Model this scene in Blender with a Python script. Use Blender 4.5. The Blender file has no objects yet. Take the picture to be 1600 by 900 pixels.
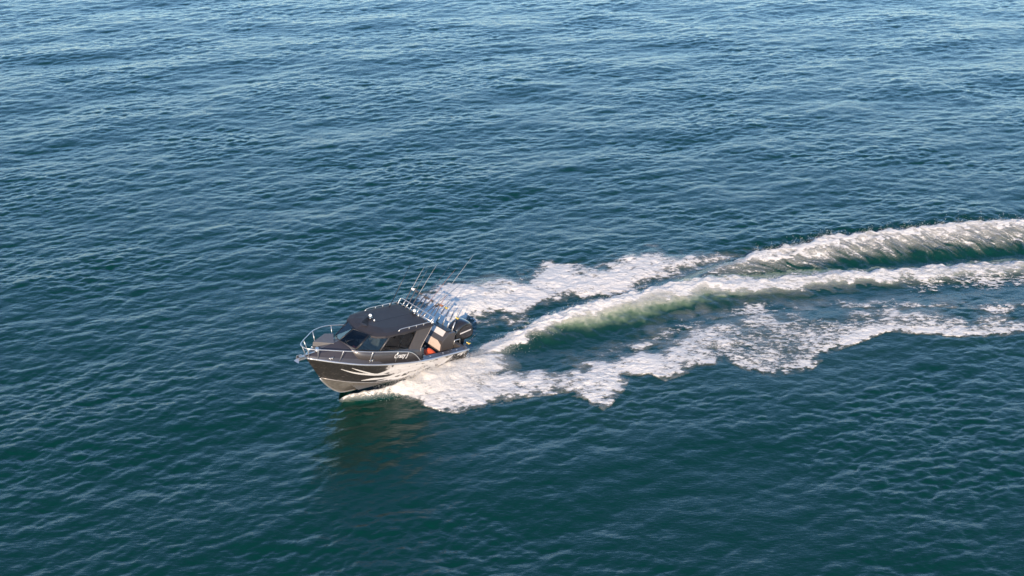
import bpy, math, random
import numpy as np
from mathutils import Matrix, Vector, Euler

random.seed(4); rng = np.random.default_rng(11)
R = math.radians
scene = bpy.context.scene
col = scene.collection

# ------------------------------------------------------------------ camera
CAM_H, PITCH, FPX = 22.565, R(24.5), 2000.0          # focal length in photograph pixels (1600 wide)
cd = bpy.data.cameras.new('camera'); cam = bpy.data.objects.new('camera', cd); col.objects.link(cam)
cam.location = (0, 0, CAM_H); cam.rotation_euler = (math.pi/2-PITCH, 0, 0)
cd.sensor_width = 36; cd.lens = 36*FPX/1600; cd.clip_start = .5; cd.clip_end = 20000
scene.camera = cam
# ------------------------------------------------------------------ sky, sun, exposure
SUN_EL = R(23); SUN_AZ = math.atan2(-.06, -1.0)       # direction to the sun: behind the camera, to the left (x, y)
w = bpy.data.worlds.new('World'); scene.world = w; w.use_nodes = True
nt = w.node_tree; bg = nt.nodes['Background']
sky = nt.nodes.new('ShaderNodeTexSky'); sky.sky_type = 'NISHITA'; sky.sun_disc = False
sky.sun_elevation = SUN_EL; sky.sun_rotation = SUN_AZ; sky.air_density = 1.25; sky.dust_density = .1; sky.ozone_density = 6.5
nt.links.new(sky.outputs[0], bg.inputs[0]); bg.inputs[1].default_value = .15
sd = bpy.data.lights.new('sun', 'SUN'); sd.energy = 4.2; sd.angle = R(.6); sd.color = (1.0, .80, .60)
so = bpy.data.objects.new('sun', sd); col.objects.link(so)
sv = Vector((math.sin(SUN_AZ)*math.cos(SUN_EL), math.cos(SUN_AZ)*math.cos(SUN_EL), math.sin(SUN_EL)))
so.rotation_euler = sv.to_track_quat('Z', 'Y').to_euler(); so.location = sv*60
scene.view_settings.view_transform = 'Standard'; scene.view_settings.look = 'None'
scene.view_settings.exposure = 0.9; scene.view_settings.gamma = 1

# ------------------------------------------------------------------ pixel -> world, boat pose
FW = np.array([0, math.cos(PITCH), -math.sin(PITCH)]); UP = np.array([0, math.sin(PITCH), math.cos(PITCH)])
def gnd(px, py, z=0.0):
    d = FW+np.array([1., 0, 0])*(px-800)/FPX+UP*(450-py)/FPX
    t = (z-CAM_H)/d[2]
    return np.array([t*d[0], t*d[1]])
BYAW, BPIT, BROL = R(226), R(8.5), R(5.5)
BT = Vector((-2.603, 43.57, -.37))
BROT = Matrix.Rotation(BYAW, 3, 'Z') @ Matrix.Rotation(-BPIT, 3, 'Y') @ Matrix.Rotation(-BROL, 3, 'X')
def b2w(x, y, z): return BT + BROT @ Vector((x, y, z))

# ------------------------------------------------------------------ materials
def new_mat(name):
    m = bpy.data.materials.new(name); m.use_nodes = True
    return m, m.node_tree, m.node_tree.nodes['Principled BSDF']
def mat(name, c, rough=.5, metal=0., var=0., scale=8., coat=0., spec=.5):
    m, t, b = new_mat(name)
    b.inputs['Roughness'].default_value = rough; b.inputs['Metallic'].default_value = metal
    b.inputs['Coat Weight'].default_value = coat; b.inputs['Specular IOR Level'].default_value = spec
    tc = t.nodes.new('ShaderNodeTexCoord'); n = t.nodes.new('ShaderNodeTexNoise')
    n.inputs['Scale'].default_value = scale; n.inputs['Detail'].default_value = 6
    r = t.nodes.new('ShaderNodeValToRGB'); k = max(var, .04)
    r.color_ramp.elements[0].position = .3; r.color_ramp.elements[1].position = .7
    r.color_ramp.elements[0].color = (*[v*(1-k) for v in c], 1); r.color_ramp.elements[1].color = (*[min(1, v*(1+k)) for v in c], 1)
    t.links.new(tc.outputs['Object'], n.inputs['Vector']); t.links.new(n.outputs['Fac'], r.inputs['Fac']); t.links.new(r.outputs['Color'], b.inputs['Base Color'])
    return m
M = {}
M['paint'] = mat('graphite_paint', (.072, .066, .066), .38, .25, .08, 30, .3)
M['roof'] = mat('roof_paint', (.033, .030, .032), .55, .0, .10, 4, .0, .2)
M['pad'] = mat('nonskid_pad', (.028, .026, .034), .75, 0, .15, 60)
M['deckpad'] = mat('deck_pad_grey', (.10, .095, .095), .65, 0, .1, 50)
M['alloy'] = mat('polished_alloy', (.55, .54, .53), .3, .85, .06, 20)
M['whitealloy'] = mat('white_coated_alloy', (.52, .51, .50), .3, .65, .05, 20)
M['bare'] = mat('bare_aluminium', (.30, .27, .24), .42, .6, .18, 7)
M['black'] = mat('black_plastic', (.012, .012, .013), .35, 0, .2, 20)
M['frame'] = mat('black_window_frame', (.010, .010, .011), .4, 0, .1, 20)
M['cowl'] = mat('gloss_black_cowling', (.018, .016, .014), .22, 0, .1, 12, .6)
M['beige'] = mat('beige_vinyl', (.52, .43, .37), .6, 0, .07, 25)
M['board'] = mat('white_cutting_board', (.54, .49, .46), .5, 0, .05, 25)
M['white'] = mat('white_print', (.56, .54, .52), .45, 0, .05, 12)
M['plate'] = mat('chequer_floor', (.22, .22, .22), .5, .4, .2, 40)
M['red'] = mat('red_orange_fabric', (.62, .085, .03), .8, 0, .25, 14)
M['pink'] = mat('pink_cloth', (.55, .14, .24), .8, 0, .15, 14)
M['gold'] = mat('gold_reel', (.75, .55, .14), .3, .7, .1, 30)
M['rodblk'] = mat('dark_rod_blank', (.03, .028, .03), .3, 0, .1, 30)
M['rodwht'] = mat('pale_rod_blank', (.30, .28, .27), .35, 0, .1, 30)
M['rodbrn'] = mat('brown_rod_blank', (.25, .10, .05), .35, 0, .1, 30)
M['cork'] = mat('rod_grip', (.06, .055, .06), .8, 0, .2, 40)
M['lens'] = mat('lamp_lens', (.85, .84, .80), .2, 0, .04, 10)
M['seat'] = mat('seat_vinyl', (.48, .44, .41), .6, 0, .1, 14)

def glass_mat(name, tint):
    m, t, b = new_mat(name); t.nodes.remove(b); out = t.nodes['Material Output']
    fr = t.nodes.new('ShaderNodeFresnel'); fr.inputs[0].default_value = 1.5
    tr = t.nodes.new('ShaderNodeBsdfTransparent'); tr.inputs[0].default_value = (*tint, 1)
    gl = t.nodes.new('ShaderNodeBsdfGlossy'); gl.inputs['Roughness'].default_value = .02
    mx = t.nodes.new('ShaderNodeMixShader')
    t.links.new(fr.outputs[0], mx.inputs[0]); t.links.new(tr.outputs[0], mx.inputs[1]); t.links.new(gl.outputs[0], mx.inputs[2]); t.links.new(mx.outputs[0], out.inputs[0])
    return m
M['glass'] = glass_mat('tinted_glass', (.5, .54, .55))

def hull_mat():
    # dark wrap printed with fine fish-scale flecks and torn white splash strokes
    m, t, b = new_mat('hull_wrap'); N = t.nodes.new; L = t.links.new
    tc = N('ShaderNodeTexCoord')
    mp = N('ShaderNodeMapping'); mp.inputs['Scale'].default_value = (5, 5, 11); L(tc.outputs['Object'], mp.inputs[0])
    vo = N('ShaderNodeTexVoronoi'); vo.inputs['Scale'].default_value = 2.2; L(mp.outputs[0], vo.inputs['Vector'])
    no = N('ShaderNodeTexNoise'); no.inputs['Scale'].default_value = 1.3; no.inputs['Detail'].default_value = 7; L(mp.outputs[0], no.inputs['Vector'])
    r1 = N('ShaderNodeValToRGB'); e = r1.color_ramp.elements
    e[0].position = .12; e[0].color = (.11, .098, .09, 1); e[1].position = .5; e[1].color = (.025, .023, .022, 1)
    L(vo.outputs['Distance'], r1.inputs[0])
    r2 = N('ShaderNodeValToRGB'); r2.color_ramp.elements[0].position = .45; r2.color_ramp.elements[1].position = .62; L(no.outputs['Fac'], r2.inputs[0])
    mx = N('ShaderNodeMix'); mx.data_type = 'RGBA'; L(r2.outputs[0], mx.inputs[0])
    mx.inputs[6].default_value = (.030, .028, .027, 1); L(r1.outputs[0], mx.inputs[7])
    # splash: white strokes only between stations x = .6 and 4.4 in the boat's own length
    sp = N('ShaderNodeSeparateXYZ'); L(tc.outputs['Object'], sp.inputs[0])
    m2 = N('ShaderNodeMapping'); m2.inputs['Scale'].default_value = (1.1, 1, 3.6); m2.inputs['Rotation'].default_value = (0, R(-14), 0); L(tc.outputs['Object'], m2.inputs[0])
    n2 = N('ShaderNodeTexNoise'); n2.inputs['Scale'].default_value = 1.9; n2.inputs['Detail'].default_value = 9; n2.inputs['Roughness'].default_value = .62; n2.inputs['Distortion'].default_value = 1.4; L(m2.outputs[0], n2.inputs['Vector'])
    fx = N('ShaderNodeMapRange'); fx.interpolation_type = 'SMOOTHSTEP'
    fx.inputs[1].default_value = 4.8; fx.inputs[2].default_value = 3.6; L(sp.outputs[0], fx.inputs[0])
    fa = N('ShaderNodeMapRange'); fa.interpolation_type = 'SMOOTHSTEP'
    fa.inputs[1].default_value = .35; fa.inputs[2].default_value = 1.3; L(sp.outputs[0], fa.inputs[0])
    mu = N('ShaderNodeMath'); mu.operation = 'MULTIPLY'; L(fx.outputs[0], mu.inputs[0]); L(fa.outputs[0], mu.inputs[1])
    th = N('ShaderNodeMapRange'); th.inputs[3].default_value = .86; th.inputs[4].default_value = .445; L(mu.outputs[0], th.inputs[0])
    gt = N('ShaderNodeMath'); gt.operation = 'SUBTRACT'; L(n2.outputs['Fac'], gt.inputs[0]); L(th.outputs[0], gt.inputs[1])
    st = N('ShaderNodeMapRange'); st.inputs[1].default_value = -.015; st.inputs[2].default_value = .03; L(gt.outputs[0], st.inputs[0])
    m3 = N('ShaderNodeMix'); m3.data_type = 'RGBA'; L(st.outputs[0], m3.inputs[0]); L(mx.outputs[2], m3.inputs[6]); m3.inputs[7].default_value = (.54, .51, .49, 1)
    L(m3.outputs[2], b.inputs['Base Color']); b.inputs['Roughness'].default_value = .36; b.inputs['Metallic'].default_value = .15; b.inputs['Coat Weight'].default_value = .3
    return m
M['hull'] = hull_mat()

def sea_mat():
    m, t, b = new_mat('sea_water'); N = t.nodes.new; L = t.links.new
    tc = N('ShaderNodeTexCoord')
    at = N('ShaderNodeAttribute'); at.attribute_name = 'aer'
    no = N('ShaderNodeTexNoise'); no.inputs['Scale'].default_value = .9; no.inputs['Detail'].default_value = 6; L(tc.outputs['Object'], no.inputs['Vector'])
    rr = N('ShaderNodeMapRange'); rr.inputs[1].default_value = .3; rr.inputs[2].default_value = .7; rr.inputs[3].default_value = .8; rr.inputs[4].default_value = 1.2; L(no.outputs['Fac'], rr.inputs[0])
    mu = N('ShaderNodeMath'); mu.operation = 'MULTIPLY'; L(at.outputs['Fac'], mu.inputs[0]); L(rr.outputs[0], mu.inputs[1])
    cr = N('ShaderNodeValToRGB'); e = cr.color_ramp.elements
    e[0].color = (.0004, .0240, .0175, 1); e[0].position = 0
    e[1].color = (.30, .31, .23, 1); e[1].position = 1
    x = e.new(.28); x.color = (.007, .032, .025, 1)
    x = e.new(.6); x.color = (.085, .125, .078, 1)
    L(mu.outputs[0], cr.inputs[0]); L(cr.outputs[0], b.inputs['Base Color'])
    b.inputs['IOR'].default_value = 1.34; b.inputs['Roughness'].default_value = .04
    n1 = N('ShaderNodeTexNoise'); n1.inputs['Scale'].default_value = 8; n1.inputs['Detail'].default_value = 5; n1.inputs['Roughness'].default_value = .6
    mp = N('ShaderNodeMapping'); mp.inputs['Rotation'].default_value = (0, 0, R(-24)); mp.inputs['Scale'].default_value = (.55, 1.25, 1); L(tc.outputs['Object'], mp.inputs[0]); L(mp.outputs[0], n1.inputs['Vector'])
    bp = N('ShaderNodeBump'); bp.inputs['Strength'].default_value = .5; bp.inputs['Distance'].default_value = .035
    L(n1.outputs['Fac'], bp.inputs['Height']); L(bp.outputs[0], b.inputs['Normal'])
    return m
M['sea'] = sea_mat()

def foam_mat():
    m, t, b = new_mat('sea_foam'); N = t.nodes.new; L = t.links.new
    tc = N('ShaderNodeTexCoord'); at = N('ShaderNodeAttribute'); at.attribute_name = 'foam'
    mp = N('ShaderNodeMapping'); mp.inputs['Scale'].default_value = (.72, 1.3, 1.0); mp.inputs['Rotation'].default_value = (0, 0, R(-9)); L(tc.outputs['Object'], mp.inputs[0])
    n1 = N('ShaderNodeTexNoise'); n1.inputs['Scale'].default_value = 5.5; n1.inputs['Detail'].default_value = 9; n1.inputs['Roughness'].default_value = .74; n1.inputs['Distortion'].default_value = .7; L(mp.outputs[0], n1.inputs['Vector'])
    vo = N('ShaderNodeTexVoronoi'); vo.feature = 'SMOOTH_F1'; vo.inputs['Scale'].default_value = 5.0; vo.inputs['Detail'].default_value = 2; vo.inputs['Smoothness'].default_value = .35
    va = N('ShaderNodeVectorMath'); va.operation = 'MULTIPLY_ADD'; va.inputs[1].default_value = (.5, .5, .5); L(n1.outputs['Color'], va.inputs[0]); L(mp.outputs[0], va.inputs[2]); L(va.outputs[0], vo.inputs['Vector'])
    ad = N('ShaderNodeMath'); ad.operation = 'MULTIPLY_ADD'; ad.inputs[1].default_value = .34; L(vo.outputs['Distance'], ad.inputs[0]); L(n1.outputs['Fac'], ad.inputs[2])
    th = N('ShaderNodeMapRange'); th.inputs[3].default_value = 1.26; th.inputs[4].default_value = .58; L(at.outputs['Fac'], th.inputs[0]); th.clamp = False
    sb = N('ShaderNodeMath'); sb.operation = 'SUBTRACT'; L(ad.outputs[0], sb.inputs[0]); L(th.outputs[0], sb.inputs[1])
    al = N('ShaderNodeMapRange'); al.interpolation_type = 'SMOOTHSTEP'; al.inputs[1].default_value = -.09; al.inputs[2].default_value = .12; L(sb.outputs[0], al.inputs[0])
    mk = N('ShaderNodeAttribute'); mk.attribute_name = 'milk'
    nm = N('ShaderNodeMapRange'); nm.inputs[1].default_value = .3; nm.inputs[2].default_value = .7; nm.inputs[3].default_value = .72; nm.inputs[4].default_value = 1.12; L(n1.outputs['Fac'], nm.inputs[0])
    mm = N('ShaderNodeMath'); mm.operation = 'MULTIPLY'; mm.use_clamp = True; L(mk.outputs['Fac'], mm.inputs[0]); L(nm.outputs[0], mm.inputs[1])
    i1 = N('ShaderNodeMath'); i1.operation = 'SUBTRACT'; i1.inputs[0].default_value = 1; L(al.outputs[0], i1.inputs[1])
    i2 = N('ShaderNodeMath'); i2.operation = 'SUBTRACT'; i2.inputs[0].default_value = 1; L(mm.outputs[0], i2.inputs[1])
    pr = N('ShaderNodeMath'); pr.operation = 'MULTIPLY'; L(i1.outputs[0], pr.inputs[0]); L(i2.outputs[0], pr.inputs[1])
    ia = N('ShaderNodeMath'); ia.operation = 'SUBTRACT'; ia.inputs[0].default_value = 1; L(pr.outputs[0], ia.inputs[1])
    L(ia.outputs[0], b.inputs['Alpha'])
    cr = N('ShaderNodeMapRange'); cr.data_type = 'FLOAT_VECTOR'
    b.inputs['Base Color'].default_value = (.62, .585, .535, 1); b.inputs['Roughness'].default_value = .85; b.inputs['Specular IOR Level'].default_value = .25
    n2 = N('ShaderNodeTexNoise'); n2.inputs['Scale'].default_value = 7; n2.inputs['Detail'].default_value = 8; n2.inputs['Roughness'].default_value = .7; L(mp.outputs[0], n2.inputs['Vector'])
    bp = N('ShaderNodeBump'); bp.inputs['Strength'].default_value = .7; bp.inputs['Distance'].default_value = .10
    L(n2.outputs['Fac'], bp.inputs['Height']); L(bp.outputs[0], b.inputs['Normal'])
    return m
M['foam'] = foam_mat()
M['drop'] = mat('spray_drops', (.66, .64, .61), .6, 0, .03, 10)

# ------------------------------------------------------------------ random fields
def field(n, L, fn, seed):
    """periodic random field on n x n cells over L metres, 2-D power spectrum fn(kx, ky); also the choppy x / y shifts"""
    r = np.random.default_rng(seed)
    k = np.fft.fftfreq(n, L/n)*2*np.pi
    kx, ky = np.meshgrid(k, k, indexing='ij'); kk = np.hypot(kx, ky); kk[0, 0] = 1
    a = np.sqrt(np.maximum(fn(kx, ky, kk), 0)); a[0, 0] = 0
    s = a*(r.normal(size=(n, n))+1j*r.normal(size=(n, n)))
    h = np.fft.ifft2(s).real
    dx = np.fft.ifft2(1j*s*kx/kk).real; dy = np.fft.ifft2(1j*s*ky/kk).real
    sl = np.sqrt((np.fft.ifft2(1j*s*kx).real**2+np.fft.ifft2(1j*s*ky).real**2).mean())
    return h, dx, dy, sl
def samp(f, L, x, y):
    n = f.shape[0]; u = (x/L*n) % n; v = (y/L*n) % n
    i = np.floor(u).astype(np.int32); j = np.floor(v).astype(np.int32); fu = u-i; fv = v-j
    i %= n; j %= n; i1 = (i+1) % n; j1 = (j+1) % n
    return (f[i, j]*(1-fu)+f[i1, j]*fu)*(1-fv)+(f[i, j1]*(1-fu)+f[i1, j1]*fu)*fv
WD = math.atan2(-.89, .45)                                # the way the wind sea runs
def wind(kp, kmin, kmax, s, iso):
    def fn(kx, ky, kk):
        c = np.cos(np.arctan2(ky, kx)-WD)
        d = (1-iso)*np.maximum(c, 0)**s+iso*c**2+.10
        return kk**-4*np.exp(-(kp/kk)**2)*d*(kk > kmin)*np.exp(-(kk/kmax)**2)
    return fn
LA, LB = 86.0, 19.7
FA = field(1024, LA, wind(2*np.pi/1.7, 2*np.pi/6, 2*np.pi/.35, 3, .45), 3)
FC = field(256, LA, wind(2*np.pi/9, 2*np.pi/16, 2*np.pi/4.5, 8, .1), 9)
FB = field(512, LB, wind(2*np.pi/.7, 2*np.pi/.9, 2*np.pi/.10, 2, .75), 5)
ka, kb, kc = .080/FA[3], .106/FB[3], .030/FC[3]
def iso(p, lmin, lmax):
    return lambda kx, ky, kk: kk**-p*(kk > 2*np.pi/lmax)*np.exp(-(kk*lmin/(2*np.pi))**2)
def unit(f): return f/f.std()
LN = 40.0
N1 = unit(field(512, LN, iso(3.2, .3, 6.0), 21)[0])       # large lobes
N2 = unit(field(1024, LN, iso(2.2, .10, .7), 22)[0])     # lumps
N3 = unit(field(512, LN, iso(3.0, .2, 2.2), 23)[0])

# ------------------------------------------------------------------ the wake, laid out on the water
def sstep(a, b, x):
    t = np.clip((x-a)/(b-a), 0, 1); return t*t*(3-2*t)
def polyline(pts, x, y):
    """nearest point of a polyline: signed distance (+ to the right of travel) and interpolated extras"""
    P = np.array([p[:2] for p in pts]); A = np.array([p[2:] for p in pts])
    best = np.full(x.shape, 1e9); sd_ = np.zeros(x.shape); ex = [np.zeros(x.shape) for _ in range(A.shape[1])]; tt = np.zeros(x.shape)
    cum = np.r_[0, np.cumsum(np.hypot(*(P[1:]-P[:-1]).T))]
    for i in range(len(P)-1):
        d = P[i+1]-P[i]; l2 = d@d
        t = ((x-P[i, 0])*d[0]+(y-P[i, 1])*d[1])/l2; tc = np.clip(t, 0, 1)
        ox = x-P[i, 0]-tc*d[0]; oy = y-P[i, 1]-tc*d[1]; q = np.hypot(ox, oy)
        mk = q < best; best = np.where(mk, q, best)
        sd_ = np.where(mk, np.where(d[0]*oy-d[1]*ox < 0, q, -q), sd_)
        for k in range(A.shape[1]): ex[k] = np.where(mk, A[i, k]+(A[i+1, k]-A[i, k])*tc, ex[k])
        tt = np.where(mk, cum[i]+tc*(cum[i+1]-cum[i]), tt)
    return sd_, ex, tt
def polydist(poly, x, y):
    """signed distance to a polygon, + inside"""
    P = np.array(poly); inside = np.zeros(x.shape, bool); best = np.full(x.shape, 1e9)
    for i in range(len(P)):
        a, b = P[i], P[(i+1) % len(P)]; d = b-a
        tc = np.clip(((x-a[0])*d[0]+(y-a[1])*d[1])/(d@d+1e-12), 0, 1)
        best = np.minimum(best, np.hypot(x-a[0]-tc*d[0], y-a[1]-tc*d[1]))
        c = ((a[1] > y) != (b[1] > y)) & (x < (b[0]-a[0])*(y-a[1])/(b[1]-a[1]+1e-12)+a[0]); inside ^= c
    return np.where(inside, best, -best)
def ridge(rows, k):   # rows: px, py, crest height, near width, far width
    return [(*gnd(a, b, h*k), h*k, wn, wf) for a, b, h, wn, wf in rows]
RC = ridge([(744, 557, .05, .5, .5), (775, 545, .22, .6, .6), (815, 522, .42, .9, .8), (860, 498, .58, 1.3, .9), (920, 477, .70, 1.8, 1.0), (980, 463, .66, 2.0, 1.1), (1050, 450, .58, 1.9, 1.1),
            (1100, 442, .50, 1.7, 1.1), (1200, 436, .5, 1.4, 1.1), (1300, 426, .45, 1.3, 1.1), (1400, 420, .45, 1.3, 1.1), (1500, 413, .42, 1.3, 1.1), (1650, 404, .4, 1.3, 1.1), (1900, 390, .3, 1.3, 1.1), (2300, 366, .12, 1.3, 1.1)], .72)
RB = ridge([(985, 462, .0, .6, .6), (1030, 450, .06, .8, .7), (1080, 434, .22, 1.1, .8), (1140, 412, .45, 1.4, .9), (1200, 394, .6, 1.8, .9), (1250, 384, .68, 2.0, 1.0), (1300, 372, .72, 2.1, 1.0), (1400, 360, .76, 2.2, 1.1),
            (1500, 351, .78, 2.3, 1.1), (1620, 343, .78, 2.3, 1.2), (1900, 328, .6, 2.3, 1.2), (2300, 305, .25, 2.3, 1.2)], .78)
def hullpt(x, y): v = b2w(x, y, .3); return (v.x, v.y)
def dense(rows, k=4):
    A = np.array(rows); A = np.vstack([2*A[0]-A[1], A, 2*A[-1]-A[-2]]); out = []
    for i in range(1, len(A)-2):
        for j in range(k):
            t = j/k; out.append(.5*(2*A[i]+(A[i+1]-A[i-1])*t+(2*A[i-1]-5*A[i]+4*A[i+1]-A[i+2])*t*t+(3*A[i]-A[i-1]-3*A[i+1]+A[i+2])*t**3))
    out.append(A[-2]); out = np.array(out); out[:, 2] = np.maximum(out[:, 2], 0); out[:, 3:] = np.maximum(out[:, 3:], .15)
    return [tuple(r) for r in out]
RD = dense([(*hullpt(5.35, .02), .03, .15, .3), (*hullpt(5.0, .30), .24, .15, .3), (*hullpt(4.4, .74), .38, .16, .3), (*hullpt(3.6, .98), .36, .30, .3), (*hullpt(2.8, 1.08), .30, .78, .3), (*hullpt(1.9, 1.12), .27, 1.15, .3), (*hullpt(.9, 1.15), .28, 1.4, .3), (*hullpt(-.3, 1.5), .22, 1.3, .3), (*hullpt(-1.4, 2.1), .07, 1.1, .3), (*hullpt(-2.4, 2.4), .0, 1.0, .3)])
RA = [(*hullpt(4.4, -.75), .0, .3, .3), (*hullpt(3.2, -1.05), .3, .3, .9), (*hullpt(2.0, -1.12), .45, .3, 1.3), (*hullpt(.5, -1.2), .45, .3, 1.6), (*hullpt(-1.5, -1.7), .32, .45, 1.6), (*hullpt(-4, -2.3), .16, .6, 1.6), (*hullpt(-7, -2.8), .05, .8, 1.5)]
def poly(px, z): return [tuple(gnd(a, b, z)) for a, b in px]
PA = poly([(640, 470), (665, 455), (690, 444), (740, 434), (800, 436), (830, 424), (860, 411), (930, 412), (950, 394), (990, 388), (1050, 394), (1100, 391), (1175, 387), (1200, 388), (1150, 402), (1110, 414), (1060, 432), (1000, 451), (960, 460), (900, 468), (850, 474), (825, 494), (800, 502), (775, 494), (740, 503), (705, 492), (665, 482)], .12)
PD = poly([(580, 611), (615, 617), (645, 626), (690, 640), (728, 645), (770, 632), (820, 618), (862, 616), (880, 611), (905, 622), (945, 640), (978, 606), (985, 586), (1012, 580), (1040, 592), (1085, 578), (1135, 563), (1175, 580), (1215, 588), (1268, 576), (1300, 548), (1345, 532), (1385, 516), (1450, 521), (1520, 527), (1600, 521), (1750, 514), (1950, 500),
           (1950, 470), (1750, 480), (1600, 489), (1500, 481), (1400, 478), (1300, 479), (1200, 483), (1120, 493), (1060, 516), (1010, 541), (955, 556), (900, 566), (820, 577), (735, 580), (690, 572), (620, 590)], .09)
hull_foot = [hullpt(0, 1.0), hullpt(2, 1.03), hullpt(3.6, .98), hullpt(4.4, .70), hullpt(4.9, .30), hullpt(5.2, 0), hullpt(4.9, -.30), hullpt(4.4, -.72), hullpt(3.6, -.98), hullpt(2, -1.03), hullpt(0, -1.0)]

def wake(x, y):
    """height added to the sea, damping of the wind waves, foam density, aeration of the water"""
    z = np.zeros_like(x); damp = np.zeros_like(x); foam = np.zeros_like(x); aer = np.zeros_like(x); milk = np.zeros_like(x)
    n1 = samp(N1, LN, x, y); n2 = samp(N2, LN, x, y); n3 = samp(N3, LN, x+7, y+3)
    # central jet of propeller wash
    s, (h, wn, wf), t = polyline(RC, x, y); s = s+.10*n3*sstep(0, 3, t)
    u = np.where(s > 0, s/wn, -s/wf)
    prof = np.where(u < 1, (1-np.minimum(u, 1)**2)**1.5*np.exp(-.6*u), 0)
    z += h*prof*(1+.05*n3+.012*n2) - .06*np.exp(-((u-1.5)/.5)**2)*sstep(.0, .4, h)
    far = sstep(9, 15, t)
    f = np.exp(-(np.maximum(np.where(s > 0, s-(.0+.35*far)+.10*n3, -s-.55), 0)/(.36+.12*far))**2)
    foam = np.maximum(foam, f*sstep(0, .8, t)*(1.0-.24*far+.06*n1))
    milk = np.maximum(milk, sstep(0, 1.0, t)*np.where(s > 0, .90*np.exp(-(np.maximum(s-.02*wn, 0)/((.24+.24*far)*wn))**2), np.exp(-(np.maximum(-s-.3, 0)/.3)**2))*(1+.05*n3)*(1-.25*far))
    milk = np.maximum(milk, .5*np.exp(-(s/.4)**2)*(1-sstep(.3, 2.0, t))*(1+.4*n3))
    aer = np.maximum(aer, np.exp(-(np.maximum(s-.15*wn, 0)/(.52*wn))**2)*(s > -wf)*sstep(2.2, 4.6, t)*(1-.35*far)*(1+.10*n2))
    aer = np.maximum(aer, .45*np.exp(-(s/.8)**2)*(1-sstep(3, 5, t))*sstep(0, .6, t))
    damp = np.maximum(damp, .6*np.exp(-(np.maximum(np.abs(s)-1.0, 0)/1.2)**2))
    # far breaking wave
    s, (h, wn, wf), t = polyline(RB, x, y); s = s+.12*n3*sstep(3, 6, t)
    u = np.where(s > 0, s/wn, -s/wf)
    prof = np.where(u < 1, (1-np.minimum(u, 1)**2)**1.3*np.exp(-.45*u), 0)
    z += h*prof*(1+.02*n2*sstep(.4, .8, h)+.05*n3*sstep(.4, .8, h)) - .12*np.exp(-((u-1.4)/.5)**2)*sstep(.0, .4, h)
    crest = np.exp(-(np.maximum(np.where(s > 0, s-.10+.20*n3, -s-.35+.15*n3), 0)/.22)**2)*sstep(4.2, 7.0, t)
    tw = t+.06*n3+.15*n1; stk = samp(N2, LN, (tw-.8*s)*1.8, s*.28+5); stk2 = samp(N3, LN, (tw-.8*s)*2.2, s*.45)
    up_ = np.clip(u, 0, 1.2)
    face = (.58+.09*stk+.09*stk2+.05*n3-.30*up_)*(s > 0)*(1-sstep(.6, 1.05, u))*sstep(.8, 4.5, t)
    foam = np.maximum(foam, np.maximum(crest*(.97+.05*n3), face))
    milk = np.maximum(milk, (s > -.4)*np.where(s > 0, (.66-.82*up_+.07*stk+.06*stk2+.07*n3)*(1-sstep(.55, 1.0, u)), .7)*sstep(2.5, 7.5, t))
    aer = np.maximum(aer, (.22-.12*up_+.03*stk)*(s > -.2)*(1-sstep(.6, 1.1, u))*sstep(2.5, 6, t))
    damp = np.maximum(damp, .75*np.exp(-(np.maximum(np.abs(s)-1.2, 0)/1.0)**2))
    # thin streaks between the far wave and the jet
    foam = np.maximum(foam, (.52+.07*n1)*sstep(.85, 1.3, u)*(1-sstep(2.2, 3.1, u))*(s > 0)*sstep(9, 13, t))
    # spray mounds along both sides of the hull
    for rows in (RD, RA):
        s, (h, wn, wf), t = polyline(rows, x, y)
        u = np.where(s > 0, s/wn, -s/wf)
        z += h*np.exp(-(u*1.15)**2)*(1+.025*n2+.07*n3)
        foam = np.maximum(foam, (.70+.40*sstep(1.2, 3.4, t))*sstep(.02, .20, h)*np.exp(-(np.maximum(u-.55, 0)/.5)**2))
        milk = np.maximum(milk, (.45+.25*sstep(1.2, 3.4, t))*sstep(.02, .20, h)*np.exp(-(np.maximum(u-.45, 0)/.45)**2))
        damp = np.maximum(damp, .7*np.exp(-u*u))
    # thrown foam lying on the water either side
    d = polydist(PA, x, y)+.16*n1+.18*n3+.07*n2
    dens = sstep(-.55, 1.0, d)*(.96-.20*sstep(1, 11, x)+.08*n1)
    milk = np.maximum(milk, (.30+.08*n1)*sstep(-.2, .9, d))
    foam = np.maximum(foam, dens); z += sstep(-.2, 1.2, polydist(PA, x, y))*(.07+.02*n3)
    damp = np.maximum(damp, .5*sstep(-.3, .4, d)); aer = np.maximum(aer, .24*sstep(-.7, .4, d))
    dp = polydist(PD, x, y); sg = np.where(dp > 0, 1., -1.)
    do = sg*np.abs(polyline([(a, b) for a, b in PD[:28]], x, y)[0]); di = sg*np.abs(polyline([(a, b) for a, b in PD[27:]], x, y)[0])
    d = np.where(np.abs(do) < np.abs(di), do+.10*n1+.07*n3+.015*n2, di+.15*n1+.2*n3+.08*n2)
    mid = sstep(4.0, 9.0, x); rim = np.exp(-((do-.30)/.28)**2)
    ein = sstep(-.5, 1.1, di+.2*n1+.25*n3); eout = sstep(-.20, .38, do+.10*n1+.10*n3+.08*n2)
    dens = ein*eout*(.90-.26*mid+.22*rim*mid+.08*n1)*np.where(dp > -.8, 1, 0)
    gap = np.exp(-(np.minimum(di+.3, 0)/.9)**2)*(dp < 0)*(np.abs(di) < np.abs(do))*sstep(.5, 5, x)
    foam = np.maximum(foam, gap*(.50+.10*n1+.10*n3)); milk = np.maximum(milk, gap*(.08+.06*n3)); aer = np.maximum(aer, .16*gap)
    milk = np.maximum(milk, ein*eout*(.42-.26*mid+.06*n1)*np.where(dp > -.8, 1, 0))
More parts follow.
